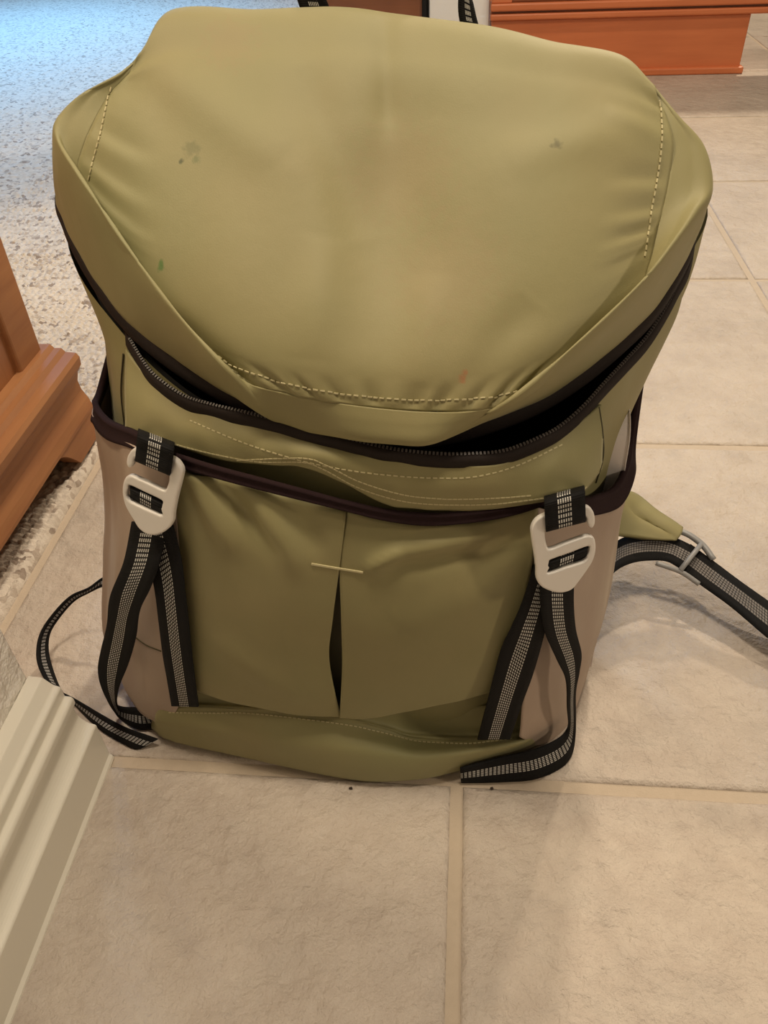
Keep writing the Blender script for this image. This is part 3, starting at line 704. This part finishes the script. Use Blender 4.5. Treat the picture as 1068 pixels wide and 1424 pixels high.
stitches('stitching', [(155, 120), (147, 160), (139, 195), (130, 228), (124, 255)], lidb)
stitches('stitching', [(917, 140), (919, 190), (914, 240), (905, 290), (897, 345), (893, 366)], lidb)
stitches('stitching', [(296, 489), (318, 504), (350, 518), (400, 533), (460, 545), (520, 552), (580, 556), (640, 555), (690, 551), (722, 542)], lidb)
stitches('stitching', [(265, 585), (330, 612), (400, 634), (470, 650), (540, 660), (600, 664), (660, 662), (720, 646), (785, 616)], yb_)
stitches('stitching', [(187, 598), (240, 616), (300, 631), (360, 641), (420, 641), (450, 651), (500, 677), (560, 695), (620, 700), (690, 699), (755, 692), (800, 684), (817, 674)], yb_, pitch=.003, ln=.0026)
stitches('stitching', [(330, 639), (420, 636), (455, 646), (500, 668), (560, 686), (620, 692), (690, 691), (740, 688)], yb_, pitch=.003, ln=.0026)
stitches('stitching', [(235, 990), (300, 991), (340, 991), (400, 997), (480, 1008), (530, 1019), (575, 1031), (610, 1034), (660, 1035), (715, 1026)], bb2)
stitches('stitching', [(433, 783), (470, 789), (508, 795)], fb, pitch=.0022, ln=.0022, wdt=.0006)
stitches('seam_line', [(481, 716), (477, 745), (472, 788)], fb, M['thread_dark'], pitch=.0012, ln=.0013, wdt=.00022, off=.0004)
stitches('seam_line', [(190, 886), (206, 897), (226, 905)], bvh_of(lp_g), M['thread_dark'], pitch=.0012, ln=.0013, wdt=.0004, off=.0008)
stitches('seam_line', [(173, 492), (170, 545), (175, 595)], cb, M['thread_dark'], pitch=.0012, ln=.0013, wdt=.0005, off=.0008)
stitches('seam_line', [(831, 566), (836, 600), (837, 635), (827, 672)], cb, M['thread_dark'], pitch=.0012, ln=.0013, wdt=.0005, off=.0008)

# shoulder strap on the right: green wing, adjuster webbing and plastic ladder buckle
wing = loft([np.array([W(.09, .20, .13), PZ(872, 684, .085), PZ(912, 710, .070), PZ(947, 736, .056)]),
             np.array([W(.09, .195, .115), PZ(866, 712, .082), PZ(905, 728, .070), PZ(945, 744, .058)]),
             np.array([W(.09, .19, .09), PZ(856, 745, .070), PZ(900, 750, .062), PZ(938, 752, .055)])], 40, 16)
sheet('shoulder_strap', fold(wrinkle(wing, .003, 30, seed=3), [(PZ(866, 705, .08), PZ(935, 745, .06), .004, -.006)]), M['olive'], bag, thick=.006)
ribbon('adjuster_webbing', np.array([PZ(835, 775, .055), PZ(858, 753, .060), PZ(878, 745, .060), PZ(910, 742, .056), PZ(938, 748, .052), PZ(966, 761, .047)]),
       np.array([PZ(832, 825, .050), PZ(854, 796, .055), PZ(878, 783, .055), PZ(905, 779, .052), PZ(929, 781, .048), PZ(950, 793, .043)]), M['web_dense'])
ribbon('adjuster_webbing', np.array([PZ(960, 757, .044), PZ(998, 785, .042), PZ(1030, 809, .038), PZ(1068, 836, .031), PZ(1130, 880, .016), PZ(1220, 930, .002)]),
       np.array([PZ(944, 790, .040), PZ(977, 815, .036), PZ(1017, 844, .031), PZ(1068, 887, .024), PZ(1130, 935, .010), PZ(1220, 990, .0015)]), M['web_dense'])
sheet('shoulder_strap', loft([np.array([W(.02, .215, .43), W(.055, .265, .33), W(.082, .29, .21), W(.12, .26, .11)]), np.array([W(.06, .215, .43), W(.095, .26, .33), W(.122, .28, .21), W(.15, .25, .10)])], 40, 8), M['olive'], bag, thick=.010)
lad = tube('ladder_buckle', np.array([PZ(975, 757, .051), PZ(962, 773, .050), PZ(946, 793, .047)]), .0024, M['plastic'], bag)
tube('side_rail', spline(np.array([PZ(944, 738, .054), PZ(960, 745, .053), PZ(978, 759, .049), PZ(992, 778, .044)]), 14), .003, M['plastic'], lad)
tube('side_rail', spline(np.array([PZ(912, 783, .048), PZ(930, 789, .047), PZ(950, 797, .044), PZ(972, 812, .038)]), 14), .0024, M['plastic'], lad)
# left adjuster strap looping on the floor behind the baseboard corner
ribbon('adjuster_webbing', np.array([PZ(185, 790, .085), PZ(146.5, 801, .075), PZ(124, 817, .066), PZ(98, 829, .056), PZ(75, 852, .046), PZ(57, 879, .036), PZ(51, 906, .028), PZ(55, 930, .022), PZ(72, 955, .016), PZ(103, 972, .014), PZ(141, 994, .012), PZ(171, 1010, .011), PZ(204, 1022, .011), PZ(220, 1028, .010)]),
       np.array([PZ(185, 812, .075), PZ(146.5, 815, .066), PZ(122, 825, .058), PZ(103, 836, .048), PZ(84, 857, .038), PZ(70, 879, .028), PZ(67, 902, .020), PZ(73, 930, .014), PZ(86, 962, .005), PZ(104, 980, .002), PZ(132, 1008, .0012), PZ(150, 1022, .0012), PZ(183, 1040, .0012), PZ(196, 1041, .0012)]), M['web'], n=110)
# grab handle on the back edge
ribbon('grab_handle', np.array([W(-.085, .212, .45), PY(418, 12, .205), PY(425, -40, .205), PY(540, -110, .205), PY(630, -40, .205), PY(640, 28, .205), W(.0, .212, .44)]),
       np.array([W(-.075, .218, .45), PY(458, 12, .215), PY(455, -20, .215), PY(540, -80, .215), PY(640, -20, .215), PY(664, 34, .215), W(.012, .218, .44)]), M['web'], n=80)

# ------------------------------------------------------------------ white pad standing in the right side pocket
pad = empty('paper_pad', (0.105, 0.13, 0.03)); tag(pad, 'white paper pad tucked into the right side pocket of the backpack', 'notepad')
PAD0 = PY(863, 690, .094)-np.array([.0145, 0, 0]); PAD1 = PY(880, 590, .094)-np.array([.0145, 0, 0]); PADT = PY(876, 578, .10)[2]
def slab(name, x_off, th, mat, inset=0.0):
    y0, y1, z0, z1, r = .094+inset, .128-inset, .03, PADT-inset, .020
    out = [(y0, z0), (y1, z0), (y1, z1)]
    for k in range(9):
        a = math.pi/2*k/8; out.append((y0+r-r*math.sin(a), z1-r+r*math.cos(a)))
    lean = lambda z: PAD0[0]+(z-PAD0[2])*(PAD1[0]-PAD0[0])/(PAD1[2]-PAD0[2])
    n = len(out)
    v = [(lean(z)+x_off, y, z) for y, z in out]+[(lean(z)+x_off+th, y, z) for y, z in out]
    f = [(i, (i+1) % n, n+(i+1) % n, n+i) for i in range(n)]+[tuple(range(n))[::-1], tuple(range(n, 2*n))]
    o = new_mesh(name, v, f, mat, pad, smooth=False)
    bm = bmesh.new(); bm.from_mesh(o.data); bmesh.ops.recalc_face_normals(bm, faces=bm.faces); bm.to_mesh(o.data); bm.free()
    return o
slab('pages', 0, .014, M['paper'], .0006); slab('cover', .014, .0006, M['paper']); slab('cover', -.0006, .0006, M['paper'])

# ------------------------------------------------------------------ crumbs on the floor
for px, py, r, lab in ((488, 1097, .0014, 'tiny dark crumb on the tile in front of the backpack'), (147, 1046, .0012, 'tiny dark crumb at the foot of the baseboard end'),
                       (684, 1097, .0013, 'tiny dark crumb beside the flat strap end on the right tile')):
    p = PZ(px, py, 0); bm = bmesh.new(); bmesh.ops.create_icosphere(bm, subdivisions=1, radius=r)
    for vtx in bm.verts: vtx.co = Vector((vtx.co.x*1.3, vtx.co.y, vtx.co.z*.6))*(1+.3*noise.noise(vtx.co*900))
    me = bpy.data.meshes.new('crumb'); bm.to_mesh(me); bm.free(); me.materials.append(M['crumb'])
    o = bpy.data.objects.new('crumb', me); col.objects.link(o); o.location = (p[0], p[1], r*.5); tag(o, lab, 'crumb', 'crumbs on the floor')

for o in list(bpy.data.objects):
    if '_base' in o: del o['_base']
